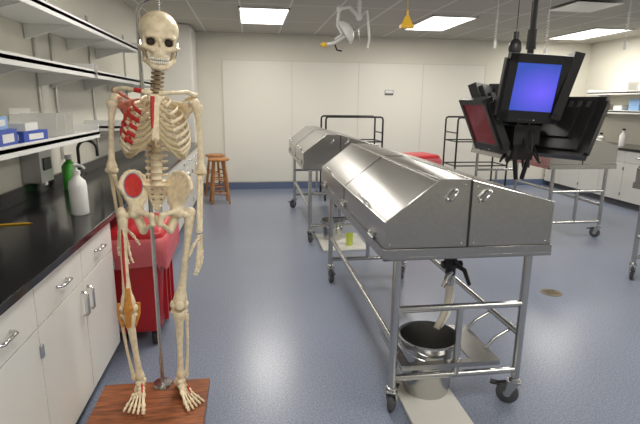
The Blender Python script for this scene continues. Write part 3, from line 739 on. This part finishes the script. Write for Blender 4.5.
m=MB(); arm(m,-1,SH[-1],(-.188,.055,1.105),(-.160,.125,.85),(.05,.02,-1),(.8,-.6,0)); fin(m,'right_arm')
def pelf(X,Y,Z):
    AX=np.abs(X); d=None
    A=(.084,.012,.945)
    crest=[(.050,.085,1.055),(.060,.078,1.080),(.078,.062,1.098),(.096,.044,1.106),(.112,.026,1.108),(.126,.006,1.102),(.137,-.012,1.088),(.145,-.030,1.068),(.146,-.042,1.048)]
    B=(.060,.050,.985)
    for i,q in enumerate(crest):
        t=i/8; a=tuple(B[j]*(1-t)+A[j]*t for j in range(3))
        e=cone(AX,Y,Z,a,q,.015,.0085); d=e if d is None else smin(d,e,.012)
    for p,q in zip(crest[:-1],crest[1:]): d=smin(d,cone(AX,Y,Z,p,q,.0095,.0095),.006)
    d=smin(d,cone(AX,Y,Z,(.146,-.042,1.048),(.122,-.022,1.0),.010,.009),.008)
    d=smin(d,cone(AX,Y,Z,(.122,-.022,1.0),(.100,-.0,.955),.010,.014),.008)
    d=smin(d,ell(AX,Y,Z,(.092,.005,.935),(.034,.032,.034)),.012)
    d=smin(d,cone(AX,Y,Z,(.08,-.012,.94),(.022,-.055,.925),.013,.0115),.010)
    d=smin(d,cone(AX,Y,Z,(.022,-.055,.930),(.015,-.058,.890),.013,.013),.006)
    d=smin(d,cone(AX,Y,Z,(.017,-.055,.890),(.058,.0,.845),.010,.011),.006)
    d=smin(d,cone(AX,Y,Z,(.058,.005,.845),(.085,.02,.915),.018,.020),.010)
    d=smax(d,-ell(AX,Y,Z,(.124,-.010,.925),(.024,.024,.024)),.003)
    d=smin(d,cone(AX,Y,Z,(.045,.080,1.04),(.055,.070,1.0),.014,.014),.008)
    return d
def sacf(X,Y,Z):
    AX=np.abs(X); t=np.clip((1.05-Z)/.13,0,1)
    w=.052*(1-t)**.8+.009; yc=.058+.035*np.sin(t*2.2)
    d=smax(smax(AX-w,np.abs(Y-yc)-(.018*(1-t)+.006),.008),np.maximum(Z-1.05,.915-Z),.006)
    for k in range(4):
        z=1.025-.026*k
        d=smax(d,-ell(AX,Y,Z,(.022-.002*k,.043+.015*k,z),(.0052,.03,.0052)),.002)
    return d
m=MB()
vs,fs=surfnet(pelf,(-.168,-.085,.82),(.168,.125,1.13),.003); m.add(vs,fs,BONE)
vs,fs=surfnet(sacf,(-.068,.02,.905),(.068,.13,1.06),.003); m.add(vs,fs,BONE)
m.ball((0,-.060,.910),(.010,.012,.022),CART)
def redf(X,Y,Z):
    w=pelf(X,Y,Z)-.0026
    return np.maximum(w,ell(X,Y,Z,(-.100,.012,1.050),(.044,.07,.052)))
vs,fs=surfnet(redf,(-.168,-.085,.98),(-.03,.125,1.13),.003); m.add(vs,fs,RED)
def bluef(X,Y,Z):
    w=pelf(X,Y,Z)-.0016
    return np.maximum(w,ell(X,Y,Z,(-.100,.012,1.050),(.048,.075,.057)))
vs,fs=surfnet(bluef,(-.168,-.085,.98),(-.03,.125,1.13),.003); m.add(vs,fs,mat('blue_grey_outline',(.25,.27,.40),.5))
fin(m,'pelvis')
FEM=[(0,.017),(.05,.019),(.12,.0155),(.3,.0125),(.6,.0125),(.8,.016),(.92,.026),(.97,.027),(1,.019)]
TIB=[(0,.024),(.04,.027),(.10,.022),(.2,.015),(.6,.011),(.85,.012),(.96,.019),(1,.015)]
FIB=[(0,.008),(.05,.010),(.12,.006),(.6,.005),(.9,.007),(.97,.010),(1,.007)]
def leg(m,s,hip,kn,an,toe,paint=False):
    global BS
    hip=V(hip);kn=V(kn);an=V(an)
    m.ball(hip,.0245,BONE)
    tr=hip+V((s*.046,.010,-.012))
    m.tube([hip,hip.lerp(tr,.5)+V((0,0,-.004)),tr],[.016,.015,.021],BONE,12)
    m.ball(tr+V((s*.006,.004,.008)),(.022,.024,.029),BONE)
    BS=1.22
    f=lbone(m,tr+V((0,0,-.004)),kn+V((0,0,.022)),FEM,bow=V((s*.004,-.014,0)))
    for q in(-1,1): m.ball(kn+V((q*.022,.006,.022)),(.022,.029,.024),BONE)
    m.ball(kn+V((0,-.036,.030)),(.021,.011,.023),BONE)
    for q in(-1,1): m.ball(kn+V((q*.019,.0,.002)),(.019,.021,.006),CART)
    lbone(m,kn+V((0,.0,-.008)),an,TIB,bow=V((0,-.004,0)))
    for q in(-1,1): m.ball(kn+V((q*.020,.002,-.012)),(.021,.023,.013),BONE)
    lbone(m,kn+V((s*.034,.016,-.035)),an+V((s*.028,.010,-.012)),FIB,bow=V((s*.006,.004,0)),n=8)
    m.ball(an+V((-s*.018,-.002,-.010)),(.010,.014,.016),BONE)
    BS=1.12
    if paint:
        m.tube([p+V((-.002,-.0125,0)) for p in f[3:20]],.0065,RED,8)
        m.ball(kn+V((0,-.039,.030)),(.024,.012,.027),ORANGE)
        m.tube([kn+V((0,-.040,.05)),kn+V((0,-.034,.13))],[.018,.010],ORANGE,10,flat=.5)
        m.tube([kn+V((0,-.042,.015)),kn+V((0,-.036,-.06))],[.016,.012],ORANGE,10,flat=.5)
        for q in(-1,1): m.tube([kn+V((q*.040,.0,.045)),kn+V((q*.041,0,-.01)),kn+V((q*.026,-.004,-.07))],[.012,.011,.007],ORANGE,8,flat=.5)
    d=V(toe).normalized(); side=V((-d.y,d.x,0))
    lat=side if side.x*s>0 else -side
    g=V((an.x,an.y,0))
    def P(f_,l_,z_): return g+d*f_+lat*l_+V((0,0,z_))
    m.ball(an+V((0,0,-.022))+d*.006,(.023,.025,.018),BONE)
    m.tube([P(-.062,.004,.024),P(-.04,.005,.024),P(-.01,.008,.032),P(.022,.013,.034)],[.014,.022,.020,.015],BONE,12)
    m.ball(P(.034,-.010,.045),(.018,.017,.014),BONE)
    for j in range(4): m.ball(P(.056-.003*j,-.020+.015*j,.041-.006*j),(.011,.012,.010),BONE,n=10)
    for j in range(5):
        l0=-.024+.0135*j; l1=-.034+.0185*j
        a=P(.066-.004*j,l0,.038-.006*j); L=[.062,.072,.068,.064,.060][j]
        b=P(.066-.004*j+L,l1,.014+ (0.0 if j else .002))
        r=.0085 if j==0 else .0056
        lbone(m,a,b,[(0,r*1.2),(.15,r*1.1),(.4,r*.75),(.75,r*.75),(.93,r*1.3),(1,r)],n=8,N=12)
        dd=(b-a); dd.z=0; dd.normalize()
        LL=[.030,.024] if j==0 else [.024,.011,.009]
        chain(m,b+dd*.003,dd+V((0,0,-.05)),LL,r*1.05,0,V((1,0,0)))
    if paint: m.tube([P(-.01,.0,.062),P(.03,-.012,.064),P(.07,-.02,.05)],[.006,.008,.005],RED,8,flat=.6)
    else: m.tube([P(.05,.012,.048),P(.09,.010,.036)],[.007,.005],RED,8,flat=.6)
    BS=1.
m=MB(); leg(m,1,(.098,-.004,.928),(.098,.012,.452),(.105,.03,.082),(.42,-1,0)); fin(m,'left_leg')
m=MB(); leg(m,-1,(-.098,-.004,.928),(-.128,.012,.452),(-.085,.05,.082),(-.12,-1,0),True); fin(m,'right_leg')
m=MB()
m.lathe([(0,.1245),(.05,.1245),(.045,.136),(.018,.14),(0,.14)],(-.475,2.315,0),STEEL_B,20)
m.tube([(-.475,2.318,.1245),(-.475,2.318,1.2),(-.475,2.318,1.80),(-.470,2.31,1.93),(-.45,2.30,1.962),(-.41,2.27,1.978),(-.372,2.225,1.970),(-.360,2.215,1.955)],.0095,STEEL_B,12)
m.tube([(-.363,2.21,1.965),(-.363,2.21,1.925)],.003,CHROME,6)
m.tube([(-.475,2.318,1.15),(-.44,2.27,1.15)],.006,CHROME,8)
o=m.obj('hanging_pole'); o.parent=sk; o.matrix_parent_inverse=SM.inverted()
m=MB()
m.bx(-.765,-.240,1.84,2.345,.088,.122,BASEW)
m.bx(-.755,-.250,1.85,1.875,.035,.088,BASEW); m.bx(-.755,-.250,2.31,2.335,.035,.088,BASEW)
m.bx(-.755,-.730,1.875,2.31,.035,.088,BASEW); m.bx(-.275,-.250,1.875,2.31,.035,.088,BASEW)
for x in(-.70,-.30):
    for y in(1.93,2.26):
        m.lathe([(0,-.01),(.025,-.01),(.025,.01),(0,.01)],(x,y,.025),RUB,16,None,'x'); m.bx(x-.015,x+.015,y-.015,y+.015,.045,.088,CHROME)
        m.bx(x-.014,x-.011,y-.012,y+.012,.02,.05,CHROME); m.bx(x+.011,x+.014,y-.012,y+.012,.02,.05,CHROME)
m.obj('wooden_dolly_base',.003)
# ------------------------------------------------------------------ world, camera
w=bpy.data.worlds.new('world'); bpy.context.scene.world=w; w.use_nodes=True
w.node_tree.nodes['Background'].inputs[0].default_value=(.8,.8,.8,1); w.node_tree.nodes['Background'].inputs[1].default_value=.3
cam=bpy.data.cameras.new('camera'); cam.lens=27.0; cam.sensor_width=36; cam.clip_start=.05
co=bpy.data.objects.new('camera',cam); bpy.context.scene.collection.objects.link(co)
co.matrix_world=Matrix.Translation((0,0,1.55))@Matrix.Rotation(R(-8.3),4,'Z')@Matrix.Rotation(R(90-12.8),4,'X')@Matrix.Rotation(R(.6),4,'Z')
bpy.context.scene.camera=co
bpy.context.scene.view_settings.view_transform='Standard'
